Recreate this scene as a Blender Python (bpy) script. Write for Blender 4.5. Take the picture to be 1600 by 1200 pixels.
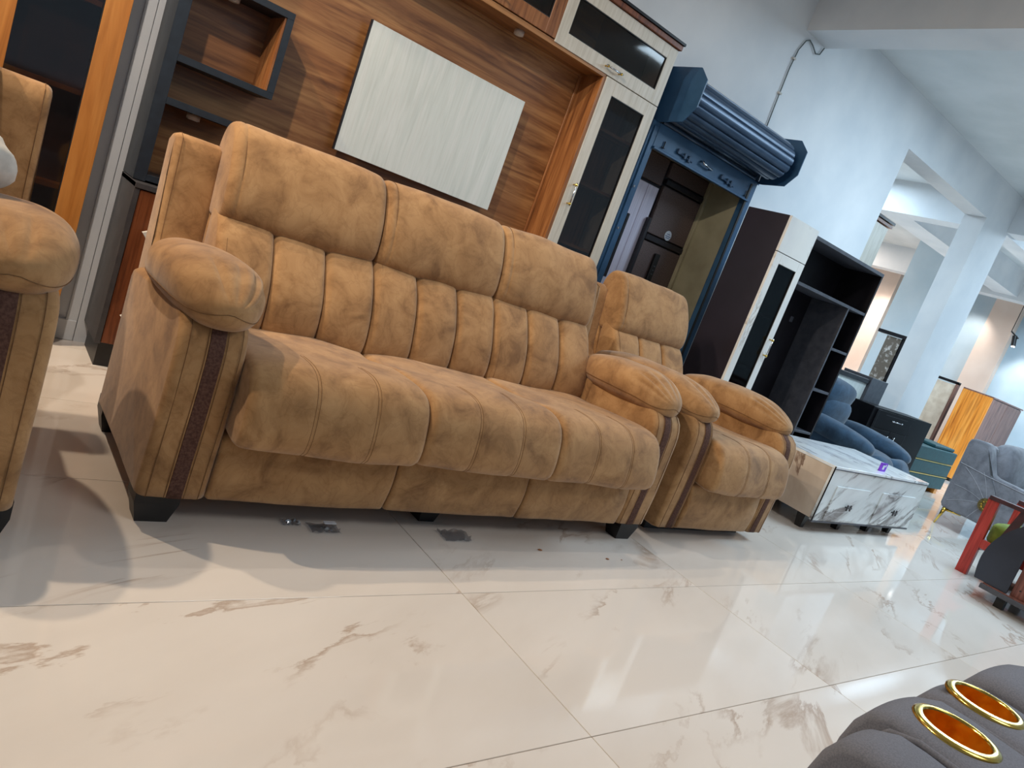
import bpy, bmesh, math, random
from mathutils import Vector, Matrix, noise
random.seed(7)
PI = math.pi
S = bpy.context.scene
COL = S.collection
for _o in list(bpy.data.objects): bpy.data.objects.remove(_o)

# ------------------------------------------------------------------ camera
CAM_F = 1151.2
yaw, pitch, roll = 0.705737, -0.176913, 0.355978
f = Vector((math.sin(yaw)*math.cos(pitch), math.cos(yaw)*math.cos(pitch), math.sin(pitch)))
r = Vector((math.cos(yaw), -math.sin(yaw), 0)); u = r.cross(f)
r2 = r*math.cos(roll) + u*math.sin(roll); u2 = u*math.cos(roll) - r*math.sin(roll)
cam = bpy.data.cameras.new('camera'); co = bpy.data.objects.new('camera', cam); COL.objects.link(co)
m = Matrix((r2, u2, -f)).transposed().to_4x4(); m.translation = Vector((0, 0, 1.03)); co.matrix_world = m
cam.sensor_width = 36; cam.lens = 36*CAM_F/1600; cam.clip_start = .02
S.camera = co
# ------------------------------------------------------------------ light, exposure
S.view_settings.view_transform = 'Standard'; S.view_settings.look = 'None'
S.view_settings.exposure = 0.15; S.view_settings.gamma = 1; S.view_settings.use_curve_mapping = False
W = bpy.data.worlds.new('world'); S.world = W; W.use_nodes = True
W.node_tree.nodes['Background'].inputs[0].default_value = (.60, .80, 1.0, 1)
W.node_tree.nodes['Background'].inputs[1].default_value = 0.36
def area(name, loc, size, power, col, sy=None, rot=(0, 0, 0)):
    l = bpy.data.lights.new(name, 'AREA'); l.energy = power; l.color = col; l.size = size
    if sy: l.shape = 'RECTANGLE'; l.size_y = sy
    o = bpy.data.objects.new(name, l); o.location = loc; o.rotation_euler = rot; COL.objects.link(o); return o
def spot(name, loc, target, power, col, ang=100, blend=.6, rad=.035):
    l = bpy.data.lights.new(name, 'SPOT'); l.energy = power; l.color = col
    l.spot_size = math.radians(ang); l.spot_blend = blend; l.shadow_soft_size = rad
    o = bpy.data.objects.new(name, l); o.location = loc
    o.rotation_euler = (Vector(target)-Vector(loc)).to_track_quat('-Z', 'Y').to_euler(); COL.objects.link(o); return o
WARM = (1.0, .80, .58); COOL = (.64, .84, 1.0)
spot('track_spot_light', (-1.25, 2.45, 3.05), (.9, 1.6, 0), 170, WARM, 130)
spot('track_spot_light', (-.50, 2.85, 3.05), (1.0, 1.5, 0), 108, WARM, 130)
spot('track_spot_light', (-.5, 1.55, 3.05), (1.5, 3.4, 1.5), 150, (1, .88, .76), 80)
spot('track_spot_light', (2.3, 2.35, 3.05), (2.7, 1.7, .2), 38, (1, .88, .76), 115)
area('unseen_area_light', (2.4, -.9, 3.2), 1.4, 34, (1, .96, .92), 1.2)  # front fill added out of view to brighten the beam face
area('unseen_area_light', (5.9, 1.3, 3.28), 1.6, 104, COOL, 1.6)
area('unseen_area_light', (11.2, 2.2, 3.28), 1.8, 190, COOL, 1.8)
area('unseen_area_light', (7.6, 5.6, 3.28), 1.6, 112, COOL, 1.6)
area('unseen_area_light', (11.6, 8.0, 3.28), 1.6, 100, (1, .88, .78), 1.6)
# ------------------------------------------------------------------ materials
def lin(c):
    return tuple((x/255/12.92 if x <= 10 else ((x/255+.055)/1.055)**2.4) for x in c) + (1,)
def newmat(name, rough=.5, metal=0, spec=.5):
    M = bpy.data.materials.new(name); M.use_nodes = True
    b = M.node_tree.nodes['Principled BSDF']
    b.inputs['Roughness'].default_value = rough; b.inputs['Metallic'].default_value = metal
    b.inputs['Specular IOR Level'].default_value = spec
    return M, M.node_tree.nodes, M.node_tree.links, b
def ramp(n, l, src, stops):
    rn = n.new('ShaderNodeValToRGB'); e = rn.color_ramp.elements
    while len(e) < len(stops): e.new(.5)
    for k, (p, c) in enumerate(stops): e[k].position = p; e[k].color = c
    l.new(src, rn.inputs[0]); return rn
def coords(n, l, scale=(1, 1, 1), rot=(0, 0, 0), world=False):
    mp = n.new('ShaderNodeMapping'); mp.inputs['Scale'].default_value = scale; mp.inputs['Rotation'].default_value = rot
    if world: g = n.new('ShaderNodeNewGeometry'); l.new(g.outputs['Position'], mp.inputs[0])
    else: g = n.new('ShaderNodeTexCoord'); l.new(g.outputs['Object'], mp.inputs[0])
    return mp
def bump(n, l, b, src, strength, dist=.002):
    bp = n.new('ShaderNodeBump'); bp.inputs['Strength'].default_value = strength; bp.inputs['Distance'].default_value = dist
    l.new(src, bp.inputs['Height']); l.new(bp.outputs[0], b.inputs['Normal'])
def noisy(name, c1, c2, scale=8, rough=.5, metal=0, detail=4, stretch=(1, 1, 1), spec=.5, bmp=0, lo=.35, hi=.65, world=True, bdist=.002):
    M, n, l, b = newmat(name, rough, metal, spec)
    mp = coords(n, l, stretch, world=world)
    t = n.new('ShaderNodeTexNoise'); t.inputs['Scale'].default_value = scale; t.inputs['Detail'].default_value = detail
    l.new(mp.outputs[0], t.inputs[0])
    rn = ramp(n, l, t.outputs[0], [(lo, lin(c1)), (hi, lin(c2))]); l.new(rn.outputs[0], b.inputs['Base Color'])
    if bmp: bump(n, l, b, t.outputs[0], bmp, bdist)
    return M
def suede(name, dark, mid, light, s=1.0):
    M, n, l, b = newmat(name, .82, 0, .25)
    mp = coords(n, l, (1, 1, 1), world=True)
    a = n.new('ShaderNodeTexNoise'); a.inputs['Scale'].default_value = 9*s; a.inputs['Detail'].default_value = 7; a.inputs['Roughness'].default_value = .62; a.inputs['Distortion'].default_value = .7
    l.new(mp.outputs[0], a.inputs[0])
    rn = ramp(n, l, a.outputs[0], [(.30, lin(dark)), (.48, lin(mid)), (.66, lin(light))])
    v = n.new('ShaderNodeTexNoise'); v.inputs['Scale'].default_value = 16*s; v.inputs['Detail'].default_value = 5; v.inputs['Distortion'].default_value = .9
    l.new(mp.outputs[0], v.inputs[0])
    vr = ramp(n, l, v.outputs[0], [(.46, (1, 1, 1, 1)), (.50, (.86, .84, .82, 1)), (.54, (1, 1, 1, 1))])
    mx = n.new('ShaderNodeMixRGB'); mx.blend_type = 'MULTIPLY'; mx.inputs[0].default_value = .8
    l.new(rn.outputs[0], mx.inputs[1]); l.new(vr.outputs[0], mx.inputs[2]); l.new(mx.outputs[0], b.inputs['Base Color'])
    b.inputs['Sheen Weight'].default_value = .25; b.inputs['Sheen Roughness'].default_value = .5
    g = n.new('ShaderNodeTexNoise'); g.inputs['Scale'].default_value = 380; l.new(mp.outputs[0], g.inputs[0])
    bump(n, l, b, g.outputs[0], .25, .001)
    return M
def wood(name, dark, mid, light, along='X', scale=1.0, rough=.38, spec=.45, fig=.75):
    M, n, l, b = newmat(name, rough, 0, spec)
    k = {'X': (1.0, 14, 14), 'Y': (14, 1.0, 14), 'Z': (14, 14, 1.0)}[along]
    mp = coords(n, l, tuple(scale*v for v in k), world=True)
    t = n.new('ShaderNodeTexNoise'); t.inputs['Scale'].default_value = 1.5; t.inputs['Detail'].default_value = 8; t.inputs['Roughness'].default_value = .62; t.inputs['Distortion'].default_value = .9
    l.new(mp.outputs[0], t.inputs[0])
    rn = ramp(n, l, t.outputs[0], [(.30, lin(dark)), (.47, lin(mid)), (.62, lin(light)), (.72, lin(mid))])
    k2 = tuple(v*(2.2 if i != 'XYZ'.index(along) else 1.5) for i, v in enumerate(k))
    mp2 = coords(n, l, tuple(scale*v for v in k2), world=True)
    t2 = n.new('ShaderNodeTexNoise'); t2.inputs['Scale'].default_value = 3; t2.inputs['Detail'].default_value = 6; l.new(mp2.outputs[0], t2.inputs[0])
    r2_ = ramp(n, l, t2.outputs[0], [(.38, (.62, .55, .50, 1)), (.52, (1, 1, 1, 1))])
    mx = n.new('ShaderNodeMixRGB'); mx.blend_type = 'MULTIPLY'; mx.inputs[0].default_value = fig
    l.new(rn.outputs[0], mx.inputs[1]); l.new(r2_.outputs[0], mx.inputs[2]); l.new(mx.outputs[0], b.inputs['Base Color'])
    bump(n, l, b, t2.outputs[0], .12, .001)
    return M
def marble(name, base, tint, vein, vscale=1.2, thick=.012, rough=.25, rot=.7, strength=.8, perobj=False, spec=.5, stretch=(1.5, .6, 1), patch=(.5, .62), diag=None):
    M, n, l, b = newmat(name, rough, 0, spec)
    mp = coords(n, l, stretch, (0, rot*.3, rot), world=True)
    if diag: mp.vector_type = 'TEXTURE'; mp.inputs['Rotation'].default_value = diag
    src = mp.outputs[0]
    if perobj:
        oi = n.new('ShaderNodeObjectInfo'); ad = n.new('ShaderNodeVectorMath'); ad.operation = 'SCALE'
        cb = n.new('ShaderNodeCombineXYZ'); l.new(oi.outputs['Random'], cb.inputs[0]); l.new(oi.outputs['Random'], cb.inputs[2])
        l.new(cb.outputs[0], ad.inputs[0]); ad.inputs['Scale'].default_value = 37
        a2 = n.new('ShaderNodeVectorMath'); l.new(src, a2.inputs[0]); l.new(ad.outputs[0], a2.inputs[1]); src = a2.outputs[0]
    t = n.new('ShaderNodeTexNoise'); t.inputs['Scale'].default_value = vscale; t.inputs['Detail'].default_value = 9; t.inputs['Roughness'].default_value = .6; t.inputs['Distortion'].default_value = .8
    l.new(src, t.inputs[0])
    v = ramp(n, l, t.outputs[0], [(.5-thick*2.2, (0, 0, 0, 1)), (.5, (1, 1, 1, 1)), (.5+thick, (0, 0, 0, 1))])
    p = n.new('ShaderNodeTexNoise'); p.inputs['Scale'].default_value = vscale*1.7; p.inputs['Detail'].default_value = 5; l.new(src, p.inputs[0])
    pr = ramp(n, l, p.outputs[0], [(patch[0], (0, 0, 0, 1)), (patch[1], (1, 1, 1, 1))])
    mu = n.new('ShaderNodeMath'); mu.operation = 'MULTIPLY'; l.new(v.outputs[0], mu.inputs[0]); l.new(pr.outputs[0], mu.inputs[1])
    m2 = n.new('ShaderNodeMath'); m2.operation = 'MULTIPLY'; l.new(mu.outputs[0], m2.inputs[0]); m2.inputs[1].default_value = strength
    c = n.new('ShaderNodeTexNoise'); c.inputs['Scale'].default_value = vscale*1.1; c.inputs['Detail'].default_value = 6; l.new(src, c.inputs[0])
    cr = ramp(n, l, c.outputs[0], [(.35, lin(tint)), (.6, lin(base))])
    mx = n.new('ShaderNodeMixRGB'); l.new(m2.outputs[0], mx.inputs[0]); l.new(cr.outputs[0], mx.inputs[1]); mx.inputs[2].default_value = lin(vein)
    l.new(mx.outputs[0], b.inputs['Base Color'])
    return M
def glassmat(name, col=(.9, .95, 1), rough=.02, alpha=.35):
    M, n, l, b = newmat(name, rough, 0, .6)
    tr = n.new('ShaderNodeBsdfTransparent'); tr.inputs[0].default_value = (*col, 1)
    gl = n.new('ShaderNodeBsdfGlossy'); gl.inputs['Roughness'].default_value = rough
    t = n.new('ShaderNodeTexNoise'); t.inputs['Scale'].default_value = 3
    mr = n.new('ShaderNodeMapRange'); mr.inputs[3].default_value = alpha*.85; mr.inputs[4].default_value = alpha*1.15
    l.new(t.outputs[0], mr.inputs[0])
    mx = n.new('ShaderNodeMixShader'); l.new(mr.outputs[0], mx.inputs[0]); l.new(tr.outputs[0], mx.inputs[1]); l.new(gl.outputs[0], mx.inputs[2])
    l.new(mx.outputs[0], n['Material Output'].inputs[0]); return M

M = {}
M['suede'] = suede('suede_brown', (128, 93, 58), (160, 121, 79), (177, 138, 94))
M['strip'] = noisy('strip_brown', (74, 50, 42), (98, 70, 60), 160, .8, spec=.2, bmp=.4)
M['seam'] = noisy('seam_thread', (104, 72, 42), (122, 88, 54), 90, .8)
M['blackplastic'] = noisy('black_plastic', (20, 19, 20), (30, 29, 30), 20, .45)
M['tile'] = marble('floor_marble', (232, 224, 216), (222, 213, 204), (150, 112, 78), 1.25, .015, .06, .75, .55, True, .55, (1.45, .55, 1), (.50, .62), diag=(0, 0, .5))
M['grout'] = noisy('grout', (120, 110, 98), (140, 130, 116), 60, .8)
M['wall'] = noisy('wall_plaster', (214, 219, 224), (228, 231, 234), 2.2, .75, bmp=.15, detail=8, bdist=.01)
M['ceil'] = noisy('ceiling_plaster', (206, 212, 214), (222, 226, 228), 1.8, .8, detail=8, bmp=.1, bdist=.01)
M['pinkwall'] = noisy('wall_cream', (236, 212, 196), (244, 224, 210), 2, .7)
M['bluewall'] = noisy('wall_pale_blue', (186, 208, 222), (200, 218, 230), 2, .45)
M['walnut'] = wood('walnut_laminate', (100, 62, 34), (146, 98, 58), (176, 128, 80), 'X', .8, fig=.6)
M['walnutv'] = wood('walnut_laminate_vertical', (100, 60, 34), (146, 94, 54), (170, 116, 70), 'Z', fig=.6)
M['redwood'] = wood('red_brown_wood', (72, 36, 20), (114, 62, 34), (130, 74, 42), 'Z')
M['orangewood'] = wood('orange_wood', (138, 84, 34), (172, 110, 48), (186, 126, 62), 'Z', .5, fig=.35)
M['orangewood2'] = wood('bright_orange_wood', (176, 92, 20), (226, 138, 44), (238, 160, 70), 'Z', .5)
M['darkstripe'] = wood('dark_striped_wood', (74, 44, 36), (124, 86, 74), (142, 106, 94), 'Z', 1.4)
M['cream'] = wood('cream_laminate', (192, 186, 172), (204, 199, 186), (212, 207, 196), 'Z', 1.6, fig=.18)
M['whitepanel'] = wood('pale_panel', (206, 215, 212), (216, 224, 221), (224, 230, 228), 'Z', 1.1, .3, fig=.12)
M['navy'] = noisy('navy_laminate', (24, 31, 40), (32, 40, 50), 30, .42)
M['darkgrey'] = noisy('dark_grey_laminate', (56, 55, 58), (66, 64, 66), 20, .4)
M['darkint'] = noisy('dark_cabinet_interior', (92, 60, 42), (112, 76, 54), 9, .5)
M['blackwood'] = noisy('black_brown_laminate', (17, 15, 19), (25, 23, 28), 12, .38, spec=.35)
M['chestblack'] = noisy('gloss_black_board', (15, 14, 17), (19, 18, 21), 12, .35, spec=.04)
M['greyedge'] = noisy('charcoal_edge', (62, 64, 72), (76, 78, 86), 20, .45)
M['purpleblack'] = noisy('aubergine_laminate', (34, 28, 36), (42, 36, 46), 3, .35)
M['glass'] = glassmat('cabinet_glass', (.55, .53, .51), .05, .05)
M['darkglass'] = glassmat('smoked_glass', (.50, .46, .44), .05, .05)
M['gold'] = noisy('polished_gold', (212, 178, 82), (228, 196, 104), 12, .16, 1)
M['amber'] = noisy('amber_gold_inside', (226, 150, 24), (250, 184, 50), 60, .22, .75, bmp=.5, bdist=.004)
M['chrome'] = noisy('chrome', (190, 192, 196), (214, 216, 220), 12, .2, 1)
M['blue'] = noisy('blue_paint', (42, 78, 112), (56, 94, 130), 6, .38, bmp=.05)
M['bluedark'] = noisy('blue_steel_slats', (48, 70, 96), (66, 88, 114), 5, .33, .25)
M['olive'] = noisy('olive_reveal', (158, 150, 122), (178, 170, 140), 5, .7)
M['doordark'] = noisy('brown_door_panel', (84, 70, 68), (112, 96, 94), 140, .38, spec=.5)
M['doorpale'] = noisy('brushed_lilac_panel', (214, 208, 228), (234, 228, 244), 3, .3, .2, stretch=(60, 1, 1.5))
M['doorframe'] = noisy('charcoal_door_frame', (34, 32, 38), (44, 42, 48), 20, .4)
M['whitemarble'] = marble('white_marble_laminate', (236, 236, 232), (220, 222, 222), (150, 134, 116), 2.0, .012, .22, .5, .7)
M['tablemarble'] = marble('table_marble', (228, 232, 232), (204, 206, 206), (84, 70, 66), 2.2, .045, .2, .5, .85, stretch=(1.5, 1, .42), patch=(.44, .54), diag=(0, -.62, 0))
M['tableside'] = marble('warm_marble', (216, 200, 182), (186, 166, 148), (104, 74, 58), 1.8, .028, .25, .5, .9, stretch=(1, .5, 1.1), patch=(.40, .5), diag=(-.3, 0, 0))
M['tabletop'] = marble('table_top_marble', (240, 244, 246), (222, 226, 230), (110, 110, 118), 2.6, .03, .14, .8, .7, patch=(.42, .58))
M['greysuede'] = suede('grey_fabric', (92, 94, 102), (112, 114, 122), (126, 128, 136), .8)
M['loveseat'] = noisy('slate_fabric', (104, 108, 120), (118, 122, 134), 420, .85, spec=.2, bmp=.3, detail=2, bdist=.001)
M['blueleather'] = suede('denim_blue_leather', (34, 54, 74), (44, 68, 90), (56, 82, 106), .8)
M['teal'] = noisy('teal_fabric', (12, 62, 68), (18, 74, 80), 20, .55)
M['red'] = wood('red_stained_wood', (140, 34, 30), (176, 52, 44), (190, 66, 56), 'Z')
M['green'] = noisy('green_fabric', (92, 108, 30), (120, 134, 48), 16, .85)
M['maroon'] = noisy('maroon_slat', (52, 18, 24), (70, 26, 32), 16, .5)
M['tarp'] = noisy('dark_plastic_sheet', (30, 36, 48), (44, 50, 64), 4, .35)
M['reddishwood'] = wood('rosewood_laminate', (92, 52, 44), (132, 82, 72), (146, 96, 86), 'Z', .8)
M['paper'] = noisy('white_foam', (196, 192, 184), (216, 212, 204), 40, .8)
M['purple'] = noisy('purple_print', (110, 40, 190), (134, 60, 210), 30, .5)
M['whiteprint'] = noisy('white_sticker', (206, 212, 222), (222, 226, 234), 30, .4)
M['blueprint'] = noisy('blue_print', (60, 84, 140), (76, 100, 156), 30, .4)
M['mirrorstone'] = noisy('stone_pattern', (98, 88, 78), (196, 190, 184), 24, .5, lo=.52, hi=.72)
M['cable'] = noisy('grey_cable', (84, 92, 92), (100, 108, 108), 30, .6)
M['puck'] = noisy('puck_lamp_plastic', (190, 174, 160), (206, 190, 176), 30, .4)
M['dust'] = noisy('brown_debris', (140, 90, 50), (170, 110, 70), 200, .8)
M['film'] = glassmat('clear_film', (.85, .88, .92), .15, .22)
M['carton'] = noisy('carton', (206, 186, 164), (228, 212, 192), 8, .7)

# ------------------------------------------------------------------ mesh helpers
def obj(name, bm, mt, parent=None, smooth=False, loc=None):
    me = bpy.data.meshes.new(name); bmesh.ops.recalc_face_normals(bm, faces=bm.faces[:]); bm.to_mesh(me); bm.free()
    me.materials.append(M[mt] if isinstance(mt, str) else mt)
    if smooth:
        for p in me.polygons: p.use_smooth = True
    o = bpy.data.objects.new(name, me); COL.objects.link(o)
    if parent is not None:
        o.parent = parent; o.matrix_parent_inverse = Matrix.Translation(-parent.location) if parent.type == 'EMPTY' and parent.parent is None else Matrix()
    return o
def thing(name, label, cat, loc=(0, 0, 0), group=None):
    o = bpy.data.objects.new(name, None); COL.objects.link(o); o.location = loc; o.empty_display_size = .1
    o['label'] = label; o['category'] = cat
    if group: o['group'] = group
    return o
def tag(o, label, cat, group=None):
    o['label'] = label; o['category'] = cat
    if group: o['group'] = group
    return o
def struct(name, bm, mt, parent=None):
    o = obj(name, bm, mt, parent)
    if parent is None: o['kind'] = 'structure'
    return o
def box(bm, x0, x1, y0, y1, z0, z1, bev=0, seg=1):
    v = [bm.verts.new(p) for p in ((x0, y0, z0), (x1, y0, z0), (x1, y1, z0), (x0, y1, z0), (x0, y0, z1), (x1, y0, z1), (x1, y1, z1), (x0, y1, z1))]
    fs = [bm.faces.new([v[i] for i in q]) for q in ((3, 2, 1, 0), (4, 5, 6, 7), (0, 1, 5, 4), (1, 2, 6, 5), (2, 3, 7, 6), (3, 0, 4, 7))]
    if bev:
        es = set(e for f_ in fs for e in f_.edges)
        bmesh.ops.bevel(bm, geom=list(es), offset=bev, segments=seg, affect='EDGES', profile=.5)
    return bm
def B(*a, **k): return box(bmesh.new(), *a, **k)
def loft(bm, rings, cap=True):
    R_ = [[bm.verts.new(p) for p in ring] for ring in rings]; n = len(R_[0])
    for a, b in zip(R_, R_[1:]):
        for i in range(n): bm.faces.new((a[i], a[(i+1) % n], b[(i+1) % n], b[i]))
    if cap:
        for rg in (R_[0], R_[-1]):
            c = bm.verts.new(sum((v.co for v in rg), Vector())/n)
            for i in range(n): bm.faces.new((rg[i], rg[(i+1) % n], c))
    return bm
def tube(bm, pts, rad, n=6, cap=True):
    pts = [Vector(p) for p in pts]; rings = []
    for i, p in enumerate(pts):
        d = (pts[min(i+1, len(pts)-1)]-pts[max(i-1, 0)])
        if d.length < 1e-7: d = Vector((0, 0, 1))
        d.normalize(); a = d.orthogonal() if i == 0 else (pa - d*pa.dot(d))
        a.normalize(); pa = a; b = d.cross(a)
        rr = rad[i] if isinstance(rad, (list, tuple)) else rad
        rings.append([p + (a*math.cos(2*PI*k/n)+b*math.sin(2*PI*k/n))*rr for k in range(n)])
    return loft(bm, rings, cap)
def cyl(bm, c, axis, rad, h, n=20, r1=None):
    a = {'X': Vector((1, 0, 0)), 'Y': Vector((0, 1, 0)), 'Z': Vector((0, 0, 1))}[axis]
    c = Vector(c); return tube(bm, [c, c+a*h], [rad, r1 if r1 is not None else rad], n)
def roundpoly(pts, k=4):
    out = []; n = len(pts)
    for i in range(n):
        p = Vector(pts[i][:2]); q = Vector(pts[i-1][:2]); s = Vector(pts[(i+1) % n][:2]); rr = pts[i][2] if len(pts[i]) > 2 else 0
        if rr <= 0: out.append(p); continue
        a = (q-p); b = (s-p); ra = min(rr, a.length*.48); rb = min(rr, b.length*.48)
        A = p+a.normalized()*ra; Bq = p+b.normalized()*rb
        for j in range(k+1):
            t = j/k; out.append(A*(1-t)**2+p*2*t*(1-t)+Bq*t*t)
    return out
def catmull(pts, n=8):
    out = []; N = len(pts)
    for i in range(N):
        p0, p1, p2, p3 = [Vector(pts[(i+j) % N]) for j in (-1, 0, 1, 2)]
        for j in range(n):
            t = j/n
            out.append(.5*((2*p1)+(p2-p0)*t+(2*p0-5*p1+4*p2-p3)*t*t+(3*p1-p0-3*p2+p3)*t**3))
    return out
def resample(pts, n):
    L = [0]; N = len(pts)
    for i in range(N): L.append(L[-1]+(pts[(i+1) % N]-pts[i]).length)
    out = []; j = 0
    for k in range(n):
        d = L[-1]*k/n
        while L[j+1] < d: j += 1
        t = (d-L[j])/max(1e-9, L[j+1]-L[j]); out.append(pts[j].lerp(pts[(j+1) % N], t))
    return out
def normals2(pts):
    n = len(pts); A = sum(pts[i].x*pts[(i+1) % n].y-pts[(i+1) % n].x*pts[i].y for i in range(n))
    s = 1 if A > 0 else -1; out = []
    for i in range(n):
        d = (pts[(i+1) % n]-pts[i-1]); out.append(Vector((d.y, -d.x)).normalized()*s)
    return out
def sweepX(prof, x0, x1, re=.03, rin=.03, grooves=(), mid=8, amp=.0, fq=6, sag=0):
    """rings of a YZ profile run along X, pillow-rounded at both ends; grooves = (x, width, depth)"""
    nr = normals2(prof); st = []
    for k in range(6):
        th = PI/2*k/5; st.append((x0+re*(1-math.cos(th)), rin*(1-math.sin(th))))
    xs = [x0+re+(x1-x0-2*re)*k/mid for k in range(1, mid)]
    for g, w, d in grooves: xs += [g-2*w, g-w, g-.5*w, g, g+.5*w, g+w, g+2*w]
    for x in sorted(set(xs)):
        if x0+re < x < x1-re: st.append((x, 0))
    for k in range(5, -1, -1):
        th = PI/2*k/5; st.append((x1-re*(1-math.cos(th)), rin*(1-math.sin(th))))
    rings = []
    for x, ins in st:
        for g, w, d in grooves: ins += d*math.exp(-((x-g)/w)**2)
        t = (x-x0)/(x1-x0); ins += -sag*math.sin(PI*t)
        ring = []
        for p, q in zip(prof, nr):
            a = amp*noise.noise(Vector((x*fq, p.x*fq, p.y*fq))+Vector((3.1, 7.7, x0))) if amp else 0
            pp = p-q*(ins-a); ring.append(Vector((x, pp.x, pp.y)))
        rings.append(ring)
    return rings
def extrudeX(prof, x0, x1, bev=.0):
    return loft(bmesh.new(), sweepX(prof, x0, x1, max(bev, .0005), max(bev, .0002), mid=2))
def prismY(poly, y0, y1):
    bm = bmesh.new(); loft(bm, [[Vector((x, y, z)) for x, z in poly] for y in (y0, y1)]); return bm
def prismX(poly, x0, x1):
    bm = bmesh.new(); loft(bm, [[Vector((x, y, z)) for y, z in poly] for x in (x0, x1)]); return bm
def grp(ob, loc): ob.location = loc

# ------------------------------------------------------------------ room shell
struct_n = [0]
def trim(bm, mt):
    struct_n[0] += 1; return struct('trim_%d' % struct_n[0], bm, mt)
floor = struct('floor', B(-6, 17, -6, 12, -.12, -.004), 'grout')
TX, TY, GX, GY = 1.2, .612, 1.411, 1.535
def tile_bm():
    return box(bmesh.new(), .0011, TX-.0011, .0011, TY-.0011, -.010, 0, .0008)
bmt = tile_bm(); tile_me = bpy.data.meshes.new('tile'); bmesh.ops.recalc_face_normals(bmt, faces=bmt.faces[:]); bmt.to_mesh(tile_me); bmt.free(); tile_me.materials.append(M['tile'])
cells = []
for i in range(-2, 14):
    for j in range(-4, 17):
        x, y = GX+TX*i, GY+TY*j
        if x > 16.6 or (x < -1.5): continue
        d = math.hypot(x+.6, y+.3); cells.append((d, x, y))
cells.sort()
for d, x, y in cells[:299]:
    o = bpy.data.objects.new('tile', tile_me); o.location = (x, y, 0); o.parent = floor; COL.objects.link(o)
bm = bmesh.new()
for d, x, y in cells[299:]: box(bm, x+.0011, x+TX-.0011, y+.0011, y+TY-.0011, -.01, 0)
rest = obj('tile_field', bm, 'tile', floor); rest['kind'] = 'stuff'

# back wall with the shutter opening (X 3.40..4.38, below Z 1.95) and its end at X 6.22
bm = bmesh.new()
box(bm, -3, 3.32, 3.5, 3.72, 0, 3.33); box(bm, 3.32, 4.40, 3.5, 3.72, 2.0, 3.33); box(bm, 4.40, 6.22, 3.5, 3.72, 0, 2.93)
box(bm, 4.40, 16, 3.5, 3.72, 2.93, 3.33)
struct('wall_back', bm, 'wall')
struct('wall_left', B(-3.2, -3, -6, 9, 0, 3.33), 'wall')
struct('wall_far', B(14, 14.2, -6, 12, 0, 3.4), 'bluewall')
struct('wall_rear', B(-3, 14, 10.5, 10.7, 0, 3.4), 'wall')
struct('ceiling', B(-3, 14, -2.2, 10.7, 3.33, 3.45), 'ceil')
trim(B(4.36, 4.64, -2.2, 3.5, 3.07, 3.33), 'wall')       # beam running towards the viewer
trim(B(8.16, 8.78, 3.5, 3.72, 0, 2.93), 'wall')           # column
trim(B(8.75, 9.02, -2.2, 3.5, 2.95, 3.33), 'wall')
trim(B(8.75, 9.02, 3.72, 10.5, 2.95, 3.33), 'wall')
trim(B(9.02, 13.2, 4.64, 5.0, 2.95, 3.33), 'wall')
trim(B(3.4, 8.75, 7.0, 7.3, 2.95, 3.33), 'wall')
trim(B(13.0, 13.3, -2.2, 10.5, 2.9, 3.33), 'wall')
trim(B(12.0, 12.5, 5.47, 5.93, 0, 3.33), 'bluewall')      # pale blue pillar seen left of the column
trim(B(13.85, 14, 6.9, 9.5, 0, 3.33), 'pinkwall')
trim(B(13.85, 14, 4.78, 5.22, 0, 3.33), 'pinkwall')
pass          # plaster band at the foot of the beam
trim(B(.525, .5655, 3.485, 3.5, .06, 3.0), 'wall'); trim(B(.5685, .62, 3.485, 3.5, 0, 3.0), 'wall')
struct('baseboard_left', B(-3, .566, 3.48, 3.5, 0, .09, bev=.003), 'wall')

# reveal of the opening and the steel double door inside it
d1 = struct('door_1', B(3.32, 4.42, 3.83, 3.86, 0, 1.99), 'doorframe')
struct('trim_20', B(4.38, 4.40, 3.5, 3.86, 0, 1.95), 'olive'); struct('trim_21', B(3.32, 3.34, 3.5, 3.86, 0, 1.95), 'olive')
struct('trim_22', B(3.32, 4.40, 3.5, 3.86, 1.955, 2.0), 'olive')
struct('trim_23', B(4.355, 4.38, 3.77, 3.80, 0, 1.95, bev=.003), 'olive')
def dp(name, a, mt, bev=.004): return struct(name, B(*a, bev=bev), mt, d1)
dp('door_panel', (3.345, 3.895, 3.80, 3.83, 1.765, 1.95), 'doordark')
dp('door_panel', (3.345, 3.78, 3.805, 3.83, .95, 1.745), 'doorpale'); dp('door_panel', (3.784, 3.895, 3.805, 3.83, .95, 1.745), 'doorpale')
dp('door_panel', (3.345, 3.895, 3.80, 3.83, .1, .93), 'doordark')
dp('pull_bar', (3.66, 3.685, 3.77, 3.805, 1.04, 1.50), 'doorframe'); dp('pull_bar', (3.875, 3.905, 3.77, 3.805, .96, 1.535), 'doorframe')
dp('door_panel', (3.93, 4.375, 3.80, 3.83, 1.84, 1.95), 'doordark'); dp('door_rail', (3.93, 4.375, 3.79, 3.83, 1.79, 1.828), 'doorframe')
dp('door_panel', (3.93, 4.375, 3.80, 3.83, 1.44, 1.78), 'doordark'); dp('door_rail', (3.93, 4.375, 3.79, 3.83, 1.39, 1.43), 'doorframe')
dp('door_panel', (3.93, 4.375, 3.80, 3.83, .1, 1.38), 'doordark')
lk = dp('digital_lock', (4.085, 4.135, 3.775, 3.80, 1.04, 1.325), 'blackplastic', .006)
bm = bmesh.new(); cyl(bm, (4.11, 3.765, 1.085), 'Y', .016, .012, 16); obj('lock_knob', bm, 'chrome', lk, True)
bm = bmesh.new()
for k in range(3): box(bm, 4.10, 4.12, 3.7735, 3.7755, 1.17+k*.03, 1.178+k*.03)
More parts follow.
